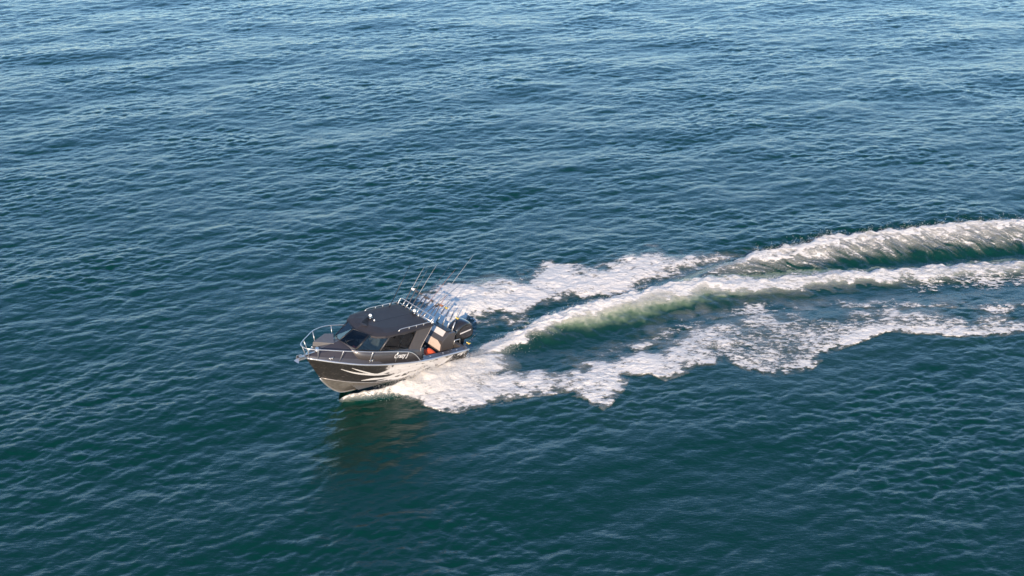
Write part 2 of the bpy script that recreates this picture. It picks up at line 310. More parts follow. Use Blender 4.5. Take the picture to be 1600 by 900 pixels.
    foam = np.maximum(foam, dens); z += sstep(-.1, 1.0, polydist(PD, x, y))*(.05+.015*n3)*(1-.4*mid)
    damp = np.maximum(damp, .45*sstep(-.3, .4, d)); aer = np.maximum(aer, .20*sstep(-.6, .4, d))
    # slick water left between the jet and the foam bands
    aer = np.maximum(aer, .13*np.exp(-(np.maximum(polydist(PD, x, y)*-1-.2, 0)/1.5)**2)*(x > -4))
    hf = polydist(hull_foot, x, y)
    inside = sstep(-.10, .12, hf); z = z*(1-inside)-.30*inside; damp = np.maximum(damp, inside)
    foam = foam*(1-sstep(-.02, .10, hf))
    return z, damp, np.clip(foam, 0, 1.2), np.clip(aer, 0, 1), np.clip(milk*(1-inside), 0, 1)

def surface(x, y, xi, yi):
    """sea level and choppy shift at points x, y; xi, yi = local grid spacing (long waves only where it is coarse)"""
    sp = np.maximum(xi, yi); fa = 1-sstep(.6, 3.0, sp); fb = 1-sstep(.15, .5, sp)
    box = (x > -12) & (x < 60) & (y > 30) & (y < 85)
    wz = np.zeros_like(x); dm = np.zeros_like(x); fo = np.zeros_like(x); ae = np.zeros_like(x)
    mi = np.zeros_like(x)
    wz[box], dm[box], fo[box], ae[box], mi[box] = wake(x[box], y[box])
    k = 1-dm
    gust = np.clip(1+.42*samp(N1, LN, x*.26+3, y*.40), .3, 1.8)
    a = ka*fa*k*(.7+.3*gust); b = kb*fb*(1-.6*dm)*gust; c = kc*fa*k
    z = a*samp(FA[0], LA, x, y)+b*samp(FB[0], LB, x, y)+c*samp(FC[0], LA, x, y)+wz
    cx = -1.0*(a*samp(FA[1], LA, x, y)+.6*b*samp(FB[1], LB, x, y)); cy = -1.0*(a*samp(FA[2], LA, x, y)+.6*b*samp(FB[2], LB, x, y))
    return z, cx, cy, fo, ae, mi

def grid_mesh(name, X, Y, Z, keep=None, attrs=()):
    nx, ny = X.shape; idx = np.arange(nx*ny).reshape(nx, ny)
    q = np.stack([idx[:-1, :-1], idx[1:, :-1], idx[1:, 1:], idx[:-1, 1:]], -1).reshape(-1, 4)
    V = np.stack([X, Y, Z], -1).reshape(-1, 3).astype(np.float32)
    if keep is not None:
        kq = keep.reshape(-1)[q].any(1); q = q[kq]
        used = np.zeros(nx*ny, bool); used[q] = True; remap = np.cumsum(used)-1
        q = remap[q]; V = V[used]; attrs = [(n, a.reshape(-1)[used]) for n, a in attrs]
    me = bpy.data.meshes.new(name)
    me.vertices.add(len(V)); me.vertices.foreach_set('co', V.ravel())
    me.loops.add(q.size); me.loops.foreach_set('vertex_index', q.ravel().astype(np.int32))
    me.polygons.add(len(q)); me.polygons.foreach_set('loop_start', np.arange(0, q.size, 4, dtype=np.int32))
    me.polygons.foreach_set('use_smooth', np.ones(len(q), bool))
    for n, a in attrs:
        at = me.attributes.new(n, 'FLOAT', 'POINT'); at.data.foreach_set('value', a.reshape(-1).astype(np.float32))
    me.update(calc_edges=True); me.validate()
    o = bpy.data.objects.new(name, me); col.objects.link(o); return o

def axis(lo, hi, sp, reach, g=1.22):
    """fine spacing sp(x) from lo to hi, growing geometrically out to +-reach"""
    c = [lo]
    while c[-1] < hi: c.append(c[-1]+sp(c[-1]))
    s = sp(hi)
    while c[-1] < reach: s *= g; c.append(c[-1]+s)
    s = sp(lo); b = [lo]
    while b[-1] > -reach: s *= g; b.append(b[-1]-s)
    return np.array(b[:0:-1]+c)
au = axis(-1, 1, lambda u: .00190, 400)                    # columns fan out with distance so that near ripples are as fine as far ones look
ay = axis(27, 112, lambda y: .060+.105*sstep(38, 105, y), 9000)
fan = np.clip(19+(ay-27)*.41, 19, 54)
gu, gy = np.meshgrid(au, ay, indexing='ij'); gx = gu*fan[None, :]
sx = np.gradient(au)[:, None]*fan[None, :]; sy = np.broadcast_to(np.gradient(ay)[None, :], gx.shape)
z, cx, cy, fo, ae, mi = surface(gx.ravel(), gy.ravel(), sx.ravel(), sy.ravel())
sea = grid_mesh('sea', gx+cx.reshape(gx.shape), gy+cy.reshape(gx.shape), z.reshape(gx.shape), attrs=[('aer', ae)])
sea.data.materials.append(M['sea']); sea['kind'] = 'structure'
sea['label'] = 'dark teal open sea ruffled by small wind waves'
print('sea verts', gx.size)

# foam lying on the wake: its own lumpy sheet just above the water
fx = np.arange(-9.5, 36, .05); fy = np.arange(36.5, 66, .05)
gx, gy = np.meshgrid(fx, fy, indexing='ij'); X, Y = gx.ravel(), gy.ravel()
z, cx, cy, fo, ae, mi = surface(X, Y, np.full(X.shape, .08), np.full(X.shape, .08))
lump = samp(N2, LN, X*.8, Y*1.1)
zf = z+.03+sstep(.3, .95, fo)*np.maximum(.010+.007*lump, -.01)-.06*(1-sstep(.03, .18, np.maximum(fo, mi)))
foam = grid_mesh('wake_foam', gx+cx.reshape(gx.shape), gy+cy.reshape(gx.shape), zf.reshape(gx.shape), keep=np.maximum(fo, mi) > .10, attrs=[('foam', fo), ('milk', mi)])
foam.data.materials.append(M['foam']); foam['kind'] = 'stuff'; foam['category'] = 'foam'
foam['label'] = 'white churned foam trailing behind the speeding boat'
print('foam verts', len(foam.data.vertices))

# flying drops: tiny four-faced beads
def drops(name, P, r, label):
    P = np.asarray(P); n = len(P)
    T = np.array([(1, 1, 1), (1, -1, -1), (-1, 1, -1), (-1, -1, 1)])*.62
    q = rng.normal(size=(n, 3, 3)); q, _ = np.linalg.qr(q)
    V = P[:, None, :]+np.einsum('nij,kj->nki', q, T)*r[:, None, None]
    F = np.array([(0, 1, 2), (0, 3, 1), (0, 2, 3), (1, 3, 2)])
    F = (np.arange(n)[:, None, None]*4+F[None]).reshape(-1, 3)
    me = bpy.data.meshes.new(name); me.vertices.add(n*4); me.vertices.foreach_set('co', V.ravel().astype(np.float32))
    me.loops.add(F.size); me.loops.foreach_set('vertex_index', F.ravel().astype(np.int32))
    me.polygons.add(len(F)); me.polygons.foreach_set('loop_start', np.arange(0, F.size, 3, dtype=np.int32)); me.update(calc_edges=True)
    o = bpy.data.objects.new(name, me); col.objects.link(o); o.data.materials.append(M['drop'])
    o['kind'] = 'stuff'; o['category'] = 'spray'; o['label'] = label; return o
def along(rows, n, lat, zlo, zhi, tlo=0, thi=1):
    P = np.array(rows); i = tlo*(len(P)-1)+rng.random(n)*(thi-tlo)*(len(P)-1); k = np.minimum(i.astype(int), len(P)-2); f = (i-k)[:, None]
    c = P[k]*(1-f)+P[k+1]*f; d = P[k+1, :2]-P[k, :2]; d /= np.hypot(*d.T)[:, None]; nrm = np.stack([d[:, 1], -d[:, 0]], 1)
    s = lat(c, n); xy = c[:, :2]+nrm*s[:, None]
    return xy, c, s
# bow spray on the port side
xy, c, s = along(RD, 40000, lambda c, n: np.abs(rng.normal(size=n))*c[:, 3]*.7+.02, 0, 0, .02, .80)
zz, *_ = surface(xy[:, 0], xy[:, 1], np.full(len(xy), .08), np.full(len(xy), .08))
hz = zz+rng.exponential(.13, len(xy))*(.3+1.6*c[:, 2])*np.exp(-(s/1.6)**2)
tn = np.hypot(xy[:, 0]-RD[0][0], xy[:, 1]-RD[0][1])
ok = (hz < zz+.5) & (rng.random(len(xy)) < sstep(.9, 3.6, tn)*sstep(.02, .2, c[:, 2]))
P1 = np.c_[xy, hz][ok]; r1 = (.003+.008*rng.random(len(xy))**3)[ok]
xy, c, s = along(RD, 30000, lambda c, n: rng.random(n)**1.5*c[:, 3]*1.25+.05, 0, 0, .38, .82)
zz, *_ = surface(xy[:, 0], xy[:, 1], np.full(len(xy), .08), np.full(len(xy), .08))
jet = sstep(-.6, 1.5, samp(N3, LN, xy[:, 0]*1.7, xy[:, 1]*1.7))
P2 = np.c_[xy, zz+rng.exponential(.12, len(xy))*jet*1.3]; r2 = .003+.011*rng.random(len(xy))**4
drops('bow_spray', np.vstack([P1, P2]), np.r_[r1, r2], 'fine white spray thrown out along the port side of the hull')
# crest spray of jet and far wave
P = []; rr = []
for rows, n, lo, hi, sc in ((RC, 16000, .08, .62, .09), (RB, 20000, .34, .86, .11)):
    xy, c, s = along(rows, n, lambda c, n: rng.normal(size=n)*.28-.12, 0, 0, lo, hi)
    clump = sstep(-.3, 1.6, samp(N3, LN, xy[:, 0]*2.1, xy[:, 1]*2.1))+.15
    zz, *_ = surface(xy[:, 0], xy[:, 1], np.full(len(xy), .08), np.full(len(xy), .08))
    P.append(np.c_[xy, zz+rng.exponential(sc, len(xy))*clump]); rr.append(.004+.012*rng.random(len(xy))**3)
drops('wake_spray', np.concatenate(P), np.concatenate(rr), 'loose drops flying off the crests of the wake waves')
# ------------------------------------------------------------------ boat builder helpers
def part(name, V, F, m, parent=None, smooth=False, thick=0., bevel=0.):
    me = bpy.data.meshes.new(name); me.from_pydata([tuple(map(float, v)) for v in V], [], F); me.update()
    if smooth: me.polygons.foreach_set('use_smooth', [True]*len(me.polygons))
    o = bpy.data.objects.new(name, me); col.objects.link(o); me.materials.append(M[m]); o.parent = parent
    if thick:
        d = o.modifiers.new('thickness', 'SOLIDIFY'); d.thickness = thick; d.offset = 0
    if bevel:
        d = o.modifiers.new('edge', 'BEVEL'); d.width = bevel; d.segments = 2; d.limit_method = 'ANGLE'
    return o
def tube_vf(pts, r, n=8, close=False, flat=1.0):
    P = [Vector(p) for p in pts]; V = []; F = []; N = len(P); rs = r if isinstance(r, (list, tuple)) else [r]*N
    up = None
    for i, p in enumerate(P):
        a = P[(i-1) % N] if (close or i) else p; b = P[(i+1) % N] if (close or i < N-1) else p
        t = (b-a).normalized()
        if up is None: up = Vector((0, 0, 1)) if abs(t.z) < .9 else Vector((0, 1, 0))
        s = t.cross(up).normalized(); up = s.cross(t).normalized()
        for k in range(n):
            q = 2*math.pi*k/n; V.append(p+s*math.cos(q)*rs[i]+up*math.sin(q)*rs[i]*flat)
    for i in range(N if close else N-1):
        for k in range(n):
            j = (i+1) % N; F.append((i*n+k, i*n+(k+1) % n, j*n+(k+1) % n, j*n+k))
    if not close: F.append(tuple(range(n))[::-1]); F.append(tuple((N-1)*n+k for k in range(n)))
    return V, F
def tube(name, pts, r, m, parent, n=8, close=False, flat=1.0):
    V, F = tube_vf(pts, r, n, close, flat); return part(name, V, F, m, parent, True)
def curve(pts, k=6):
    """Catmull-Rom through points"""
    P = [Vector(p) for p in pts]; P = [P[0]*2-P[1]]+P+[P[-1]*2-P[-2]]; out = []
    for i in range(1, len(P)-2):
        for j in range(k):
            t = j/k; out.append(.5*((2*P[i])+(P[i+1]-P[i-1])*t+(2*P[i-1]-5*P[i]+4*P[i+1]-P[i+2])*t*t+(3*P[i]-P[i-1]-3*P[i+1]+P[i+2])*t**3))
    return out+[P[-2]]
def merge(*vfs):
    V, F = [], []
    for v, f in vfs:
        o = len(V); V += list(v); F += [tuple(i+o for i in q) for q in f]
    return V, F
def box_vf(c, s, rot=None):
    V = [Vector((x*s[0]/2, y*s[1]/2, z*s[2]/2)) for x in (-1, 1) for y in (-1, 1) for z in (-1, 1)]
    if rot is not None: V = [rot @ v for v in V]
    V = [v+Vector(c) for v in V]
    return V, [(0, 1, 3, 2), (4, 6, 7, 5), (0, 4, 5, 1), (2, 3, 7, 6), (0, 2, 6, 4), (1, 5, 7, 3)]
def box(name, c, s, m, parent, rot=None, bevel=.012):
    V, F = box_vf(c, s, rot); return part(name, V, F, m, parent, False, 0, bevel)
def prism(name, prof, y0, y1, m, parent, bevel=.012):
    """profile in (x, z) extruded across the boat from y0 to y1"""
    n = len(prof); V = [(x, y0, z) for x, z in prof]+[(x, y1, z) for x, z in prof]
    F = [tuple(range(n)), tuple(range(n, 2*n))[::-1]]+[(i, i+n, (i+1) % n+n, (i+1) % n) for i in range(n)]
    return part(name, V, F, m, parent, False, 0, bevel)
def loft(rows, m_close=False):
    n = len(rows[0]); V = [v for r in rows for v in r]
    return V, [(i*n+k, i*n+k+1, (i+1)*n+k+1, (i+1)*n+k) for i in range(len(rows)-1) for k in range(n-1)]
def lathe_vf(prof, c, axis=Vector((0, 0, 1)), n=12):
    q = Vector((0, 0, 1)).rotation_difference(Vector(axis)); V = []; N = len(prof)
    for r, h in prof:
        for k in range(n): V.append(Vector(c)+q @ Vector((r*math.cos(2*math.pi*k/n), r*math.sin(2*math.pi*k/n), h)))
    return V, [(i*n+k, i*n+(k+1) % n, (i+1)*n+(k+1) % n, (i+1)*n+k) for i in range(N-1) for k in range(n)]+[tuple(range(n))[::-1], tuple((N-1)*n+k for k in range(n))]
def lathe(name, prof, c, m, parent, axis=(0, 0, 1), n=12):
    V, F = lathe_vf(prof, c, axis, n); return part(name, V, F, m, parent, True)
def sp(xs, ys, x):
    xs = list(xs); ys = list(ys)
    if x <= xs[0]: return ys[0]
    if x >= xs[-1]: return ys[-1]
    i = next(k for k in range(len(xs)-1) if xs[k+1] >= x)
    def sl(k):
        if k <= 0 or k >= len(xs)-1: k0, k1 = (0, 1) if k <= 0 else (len(xs)-2, len(xs)-1)
        else: k0, k1 = k-1, k+1
        return (ys[k1]-ys[k0])/(xs[k1]-xs[k0])
    h = xs[i+1]-xs[i]; t = (x-xs[i])/h
    return (2*t**3-3*t**2+1)*ys[i]+(t**3-2*t**2+t)*h*sl(i)+(-2*t**3+3*t**2)*ys[i+1]+(t**3-t**2)*h*sl(i+1)
BROT_I = BROT.transposed()
def unl(px, py, ax, val):
    """photograph pixel -> boat coordinates on the plane (axis ax = val) of the boat"""
    d = BROT_I @ Vector(FW+np.array([1., 0, 0])*(px-800)/FPX+UP*(450-py)/FPX); o = BROT_I @ (Vector((0, 0, CAM_H))-BT)
    return o+d*((val-o[ax])/d[ax])

# ------------------------------------------------------------------ the boat (x forward from the transom, y to port, z up)
boat = bpy.data.objects.new('motor_boat', None); col.objects.link(boat)
boat.matrix_world = Matrix.Translation(BT) @ BROT.to_4x4()
boat['label'] = 'charcoal hardtop fishing boat with white splash graphics speeding across the sea'; boat['category'] = 'boat'
GX = (0, 1, 2.1, 3.0, 3.7, 4.4, 4.9, 5.4, 5.9, 6.3, 6.6, 6.86); GY = (1.15, 1.16, 1.175, 1.185, 1.18, 1.16, 1.10, .96, .72, .47, .25, .05); GZ = (1.05, 1.06, 1.09, 1.18, 1.29, 1.40, 1.48, 1.55, 1.61, 1.65, 1.68, 1.70)
CX = (0, 2, 3, 3.7, 4.4, 4.9, 5.4, 5.9, 6.15); CY = (1.02, 1.04, 1.04, 1.0, .90, .76, .54, .22, .012); CZ = (.42, .44, .47, .51, .56, .61, .66, .72, .75)
KX = (0, 3, 4.4, 5.0, 5.3, 5.6, 5.9, 6.15); KZ = (-.02, -.10, -.14, -.10, .02, .22, .48, .75)
gy = lambda x: sp(GX, GY, x); gz = lambda x: sp(GX, GZ, x)
def chine(x):
    if x < 6.15: return sp(CX, CY, x), sp(CX, CZ, x)
    return .012, .75+(x-6.15)/.71*.91
def keel(x): return sp(KX, KZ, x) if x < 6.15 else chine(x)[1]
def side_pt(x, t, s=1, off=0.):
    """topside: t = 0 chine, 1 gunwale"""
    cy, cz = chine(x); y = cy+(gy(x)-cy)*(t**1.15); return Vector((x, s*(y+off), cz+(gz(x)-cz)*t))
XS = [6.86*i/46 for i in range(47)]
vfs = []
for s in (1, -1): vfs.append(loft([[side_pt(x, k/7, s) for k in range(8)] for x in XS]))
tr = [side_pt(0, k/7, 1) for k in range(8)]+[side_pt(0, k/7, -1) for k in range(7, -1, -1)]+[Vector((0, 0, keel(0)))]
vfs.append((tr, [tuple(range(len(tr)))]))
V, F = merge(*vfs); hull = part('hull', V, F, 'hull', boat, True)
vfs = []
for s in (1, -1): vfs.append(loft([[Vector((x, s*chine(x)[0]*k/5, keel(x)+(chine(x)[1]-keel(x))*(k/5)**.9)) for k in range(6)] for x in XS if x <= 6.2]))
V, F = merge(*vfs); part('hull_bottom', V, F, 'bare', boat, True)
for s in (1, -1):
    tube('rub_rail', [Vector((x, s*(gy(x)+.012), gz(x)-.02)) for x in XS], .042, 'whitealloy' if s else 'alloy', boat, 8, False, .8)
    tube('chine_strip', [Vector((x, s*(chine(x)[0]+.012), chine(x)[1])) for x in XS if x <= 6.12], .022, 'bare', hull, 6)
tube('keel_strip', [Vector((x, 0, keel(x)-.01)) for x in XS if 4.2 < x <= 6.16], .026, 'whitealloy', boat, 6)

# white strokes of the hull wrap, laid 3 mm proud of the port and starboard plating
def stroke(pts, w, s=1):
    """pts: (x, t) along the topside, w = half width in t at each point"""
    C = curve([(a, b, c) for (a, b), c in zip(pts, w)], 8)
    rows = [[side_pt(p.x, min(.97, max(.03, p.y+p.z*q)), s, .004) for q in (-1, 0, 1)] for p in C]
    return loft(rows)
strokes = [
    ([(5.75, .62), (5.3, .50), (4.8, .44), (4.3, .42), (3.9, .40)], [.01, .035, .045, .05, .01]),
    ([(5.45, .74), (5.1, .62), (4.7, .50), (4.4, .44)], [.01, .03, .03, .01]),
    ([(4.5, .42), (4.1, .52), (3.7, .72), (3.2, .86), (2.7, .88), (2.1, .86), (1.5, .90)], [.01, .07, .12, .10, .08, .06, .01]),
    ([(4.9, .10), (4.5, .18), (4.0, .20), (3.5, .30), (2.9, .46), (2.4, .52)], [.01, .05, .04, .06, .06, .01]),
    ([(4.3, .06), (3.8, .10), (3.3, .10), (2.8, .20), (2.3, .34), (1.9, .40)], [.01, .03, .05, .06, .06, .01]),
    ([(3.7, .62), (3.2, .66), (2.7, .68), (2.2, .70), (1.6, .74)], [.01, .05, .04, .05, .01]),
    ([(2.25, .82), (2.0, .66), (1.75, .45), (1.6, .20), (1.7, .06)], [.04, .13, .15, .12, .02]),
    ([(1.5, .30), (1.2, .50), (.95, .70), (.8, .82)], [.02, .13, .11, .02]),
    ([(2.9, .18), (2.5, .26), (2.2, .22)], [.01, .06, .01])]
for pts, wd in strokes:
    for s in (1, -1):
        V, F = stroke(pts, wd, s); part('white_stroke', V, F, 'white', hull)

# decks
V, F = loft([[Vector((x, s_*gy(x), gz(x)+.012)) for s_ in (1, .93, .78)] for x in XS if x > 4.0])
for s in (1, -1):
    rows = [[Vector((x, s*gy(x)*.985, gz(x)+.01)), Vector((x, s*max(gy(x)*.66, .01), gz(x)+.05))] for x in XS if x >= 4.2]
    V, F = loft(rows); part('side_deck', V, F, 'deckpad', boat, True)
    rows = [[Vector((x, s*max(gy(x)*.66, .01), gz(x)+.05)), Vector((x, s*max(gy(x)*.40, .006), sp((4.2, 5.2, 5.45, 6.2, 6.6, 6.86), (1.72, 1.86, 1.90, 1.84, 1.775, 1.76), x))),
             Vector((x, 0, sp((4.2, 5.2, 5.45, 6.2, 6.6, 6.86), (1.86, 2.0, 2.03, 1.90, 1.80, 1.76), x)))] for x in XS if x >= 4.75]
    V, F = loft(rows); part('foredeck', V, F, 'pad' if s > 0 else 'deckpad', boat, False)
    # walkway beside the cabin and cockpit coaming
    rows = [[Vector((x, s*gy(x)*.985, gz(x)+.01)), Vector((x, s*.93, gz(x)+.02))] for x in XS if x <= 4.5]
    V, F = loft(rows); cm = part('coaming', V, F, 'paint', boat, False)
    rows = [[Vector((x, s*.93, gz(x)+.02)), Vector((x, s*.90, .34))] for x in XS if x <= 2.6]
    V, F = loft(rows); part('coaming_liner', V, F, 'paint', boat, False)
    for x in (.55, 1.25, 1.9): lathe('rod_socket', [(.035, 0), (.035, .012), (.02, .014)], (x, s*1.03, gz(x)+.018), 'alloy', cm, n=10)
pad = [unl(*p, 2, z_) for p, z_ in (((489, 534), 1.97), ((507, 521), 2.0), ((521, 521), 2.02), ((522, 536.5), 2.0))]
part('foredeck_hatch', pad+[p-Vector((0, 0, .22)) for p in pad], [(0, 1, 2, 3), (4, 7, 6, 5), (0, 4, 5, 1), (1, 5, 6, 2), (2, 6, 7, 3), (3, 7, 4, 0)], 'deckpad', boat, False, 0, .01)
part('cockpit_floor', [(.12, -.95, .34), (5.0, -.8, .36), (5.0, .8, .36), (.12, .95, .34)], [(0, 1, 2, 3)], 'plate', boat)
box('transom_wall', (.10, 0, .68), (.16, 1.86, .74), 'paint', boat)
box('swim_platform', (-.28, .72, .52), (.50, .55, .06), 'bare', boat); box('swim_platform', (-.28, -.72, .52), (.50, .55, .06), 'bare', boat)

# cabin sides and glass
def cy_(z_): return 1.0-.05*(z_-1.1)
wb = lambda x: sp((2.2, 3.09, 4.4, 5.15), (1.50, 1.63, 1.80, 1.87), x)          # line of the window sills
def cyl(x):                                                                # half breadth of the cabin at the sill
    return sp((2.0, 3.1, 4.3, 4.75, 5.15, 5.43), (.985, .985, .95, .83, .60, .02), x)
for s in (1, -1):
    xs = [2.25+(5.43-2.25)*i/24 for i in range(25)]
    rows = [[Vector((x, s*min(cyl(x)+.045, gy(x)*.95), gz(x)+.01)), Vector((x, s*cyl(x), wb(x) if x < 5.15 else wb(5.15)+(x-5.15)/.28*.16))] for x in xs]
    V, F = loft(rows); cs = part('cabin_side', V, F, 'paint', boat, True, .02)
    # pillar behind the windows, its rear edge curved
    prof = [(3.02, 1.60), (2.75, 2.19), (2.70, 2.33), (1.97, 2.33), (2.12, 2.05), (2.33, 1.72), (2.42, 1.50), (2.36, 1.28), (2.25, 1.10), (2.5, 1.12), (2.9, 1.18)]
    part('cabin_quarter', [(x, s*(cy_(z_)+.008), z_) for x, z_ in prof], [tuple(range(len(prof)))], 'paint', boat, False, .03)
    tube('quarter_trim', curve([(x, s*(cy_(z_)+.010), z_) for x, z_ in prof[3:9]], 4), .018, 'beige', boat, 6)
    def pane(name, c4, parent=boat):
        c4 = [Vector(c) for c in c4]
        g = part(name, c4, [tuple(range(len(c4)))], 'glass', parent, False, .008)
        tube('window_frame', c4, .017, 'frame', g, 6, True); return g
    A0, A1, A2, A3 = (3.06, s*.975, 1.66), (4.33, s*.945, 1.81), (3.93, s*.94, 2.30), (2.79, s*.935, 2.22)
    pane('side_window', [A0, A1, A2, A3])
    ms = [Vector((3.55, s*.964, 1.72)), Vector((3.28, s*.938, 2.26))]
    tube('slider_bar', ms, .012, 'frame', boat, 6)
    pane('quarter_window', [(4.40, s*.935, 1.82), (5.13, s*.61, 1.88), (4.64, s*.60, 2.33), (3.99, s*.93, 2.31)])
    pane('windscreen', [(5.17, s*.58, 1.89), (5.44, s*.015, 2.04), (4.90, s*.015, 2.37), (4.66, s*.57, 2.34)])
    tube('pillar', [(4.37, s*.945, 1.80), (3.96, s*.94, 2.32)], .03, 'paint', boat, 6)
    tube('pillar', [(5.16, s*.60, 1.86), (4.65, s*.59, 2.34)], .03, 'frame', boat, 6)
tube('centre_mullion', [(5.45, 0, 2.03), (4.90, 0, 2.38)], .026, 'frame', boat, 6)
tube('wiper', [(5.42, .18, 2.02), (5.12, .34, 2.17)], .008, 'black', boat, 5)

# roof
def outline(e, z_):
    half = [(1.95, 1.02), (2.8, 1.045), (3.7, 1.05), (4.25, 1.0), (4.52, .82), (4.70, .52), (4.82, .25), (4.86, 0)]
    pts = [(x, y) for x, y in half]+[(x, -y) for x, y in half[-2::-1]]
    c = Vector((3.3, 0)); out = []
    for x, y in pts:
        sx_ = (x-3.3); f = 1-e/max(.5, abs(sx_)+.4) if False else 1
        out.append((x-math.copysign(e*min(1, abs(sx_)/.9), sx_), y-math.copysign(e*min(1, abs(y)/.25), y) if y else 0, z_))
    return out
def droop(pts): return [(x, y, z_-.10*max(0, (x-3.9)/.95)**1.4) for x, y, z_ in pts]
rings = [droop(outline(.0, 2.325)), droop(outline(-.012, 2.345)), droop(outline(.02, 2.385)), droop(outline(.16, 2.425)), outline(.42, 2.445)]
n = len(rings[0]); V = [v for r in rings for v in r]; F = []
for i in range(len(rings)-1):
    for k in range(n): F.append((i*n+k, i*n+(k+1) % n, (i+1)*n+(k+1) % n, (i+1)*n+k))
F.append(tuple((len(rings)-1)*n+k for k in range(n))); F.append(tuple(range(n))[::-1])
roof = part('roof', V, F, 'roof', boat)
box('roof_seam', (3.0, .0, 2.449), (1.9, .012, .006), 'black', roof, None, 0)
for s in (1, -1):
    pts = [(3.62, s*.93, 2.40), (3.52, s*.93, 2.475), (3.4, s*.935, 2.49), (2.2, s*.945, 2.49), (2.06, s*.945, 2.48), (2.02, s*.945, 2.40)]
    rl = tube('roof_rail', pts, .013, 'whitealloy', roof, 8)
    for x in (3.1, 2.75, 2.4): tube('rail_post', [(x, s*.935, 2.40), (x, s*.935, 2.485)], .014, 'whitealloy', rl, 6)
# lamps on the roof
def lamp(c, mast):
    r_ = box('lamp_base', (c[0], c[1], c[2]+.015), (.10, .16, .03), 'black', roof)
    lathe('lamp_stem', [(.02, 0), (.02, mast)], (c[0], c[1], c[2]+.03), 'alloy', r_, n=8)
    lathe('lamp_lens', [(.03, 0), (.058, .025), (.062, .055), (.045, .085), (.015, .095)], (c[0], c[1], c[2]+.03+mast), 'lens', r_)
    lathe('horn', [(.018, -.10), (.022, 0), (.05, .04)], (c[0]+.06, c[1]+.09, c[2]+.05), 'alloy', r_, axis=(1, .1, 0), n=8)
    lathe('small_lamp', [(.02, 0), (.03, .03), (.012, .06)], (c[0]+.02, c[1]+.26, c[2]), 'lens', r_, n=8)
p = unl(578, 497, 2, 2.44); lamp((p.x, p.y, 2.443), .03)
p = unl(663, 488, 2, 2.43); lamp((2.05, .02, 2.43), .03)
# rocket launcher across the back of the roof
lf = tube('rod_rack', curve([(2.02, -.92, 2.40), (1.93, -.93, 2.56), (1.88, -.84, 2.62), (1.86, -.3, 2.60), (1.86, .3, 2.60), (1.88, .84, 2.60), (1.93, .94, 2.54), (2.02, .94, 2.40)], 5), .014, 'whitealloy', roof, 8)
tube('rod_rack_bar', [(1.92, -.95, 2.42), (1.92, .95, 2.42)], .016, 'whitealloy', lf, 6)
RD_ = Vector((-.60, 0, .80)).normalized()
slots = [-.78, -.58, -.38, -.19, 0.0, .19, .38, .58, .78]
for y_ in slots: tube('rod_tube', [Vector((1.93, y_, 2.36)), Vector((1.93, y_, 2.36))+RD_*.28], .019, 'whitealloy', lf, 8)
for y_, x_ in ((-.95, 2.35), (-.80, 2.55)):
    tube('aerial', [Vector((x_, y_, 2.40)), Vector((x_, y_, 2.40))+Vector((-.42, 0, .9)).normalized()*1.75], [.011, .004], 'black', roof, 5)

# cabin interior
box('dash', (4.86, 0, 1.70), (.55, 1.25, .16), 'black', boat, Euler((0, R(-14), 0)).to_matrix())
box('console', (4.55, 0, 1.15), (.35, 1.6, 1.0), 'paint', boat)
for s in (1, -1):
    st = box('helm_seat', (3.55, s*.52, 1.05), (.50, .50, .12), 'seat', boat, None, .04)
    box('seat_back', (3.28, s*.52, 1.38), (.10, .48, .58), 'seat', st, Euler((0, R(-8), 0)).to_matrix(), .04)
    box('seat_box', (3.52, s*.52, .68), (.46, .46, .62), 'paint', st)
V, F = tube_vf([Vector((4.27, -.5, 1.5))+Vector((-.35*math.sin(a)*.19, .19*math.cos(a), .19*math.sin(a)*.93)) for a in [2*math.pi*i/20 for i in range(20)]], .014, 6, True)
sw = part('steering_wheel', V, F, 'black', boat, True); tube('steering_column', [(4.27, -.5, 1.5), (4.42, -.5, 1.46)], .02, 'black', sw, 6)
tube('grab_handle', curve([(4.45, .30, 2.30), (4.40, .30, 2.06), (4.36, .44, 2.04), (4.36, .46, 2.28)], 4), .018, 'beige', boat, 6)

# bow rail with its posts
RAILH = [(7.06, 0, 2.13), (7.02, .17, 2.13), (6.80, .36, 2.13), (6.45, .58, 2.13), (5.95, .88, 2.12), (5.4, 1.08, 2.07), (4.9, 1.17, 1.99), (4.2, 1.20, 1.86), (3.6, 1.20, 1.73), (3.15, 1.20, 1.62), (2.85, 1.19, 1.45), (2.62, 1.18, 1.24), (2.5, 1.17, 1.10)]
full = [(x, -y, z_) for x, y, z_ in RAILH[:0:-1]]+RAILH
br = tube('bow_rail', curve(full, 4), .016, 'whitealloy', boat, 8)
for s in (1, -1):
    for x, top in ((6.55, (6.72, .41, 2.13)), (5.92, (5.98, .865, 2.12)), (4.87, (4.90, 1.17, 1.99)), (3.69, (3.72, 1.20, 1.755))):
        tube('rail_post', [(x, s*gy(x)*.93, gz(x)), (top[0], s*top[1], top[2])], .013, 'whitealloy', br, 6)
    tube('rail_post', [(6.80, s*.09, 1.70), (6.98, s*.20, 2.13)], .016, 'whitealloy', br, 6)
    for x in (6.15, 4.72, 2.28):
        c = Vector((x, s*gy(x)*.86, gz(x)+.06))
        V, F = merge(tube_vf([c+Vector((-.11, 0, .03)), c+Vector((.11, 0, .03))], .016, 6), tube_vf([c+Vector((-.04, 0, -.05)), c+Vector((-.04, 0, .03))], .014, 6), tube_vf([c+Vector((.04, 0, -.05)), c+Vector((.04, 0, .03))], .014, 6))
        part('cleat', V, F, 'whitealloy', boat, True)
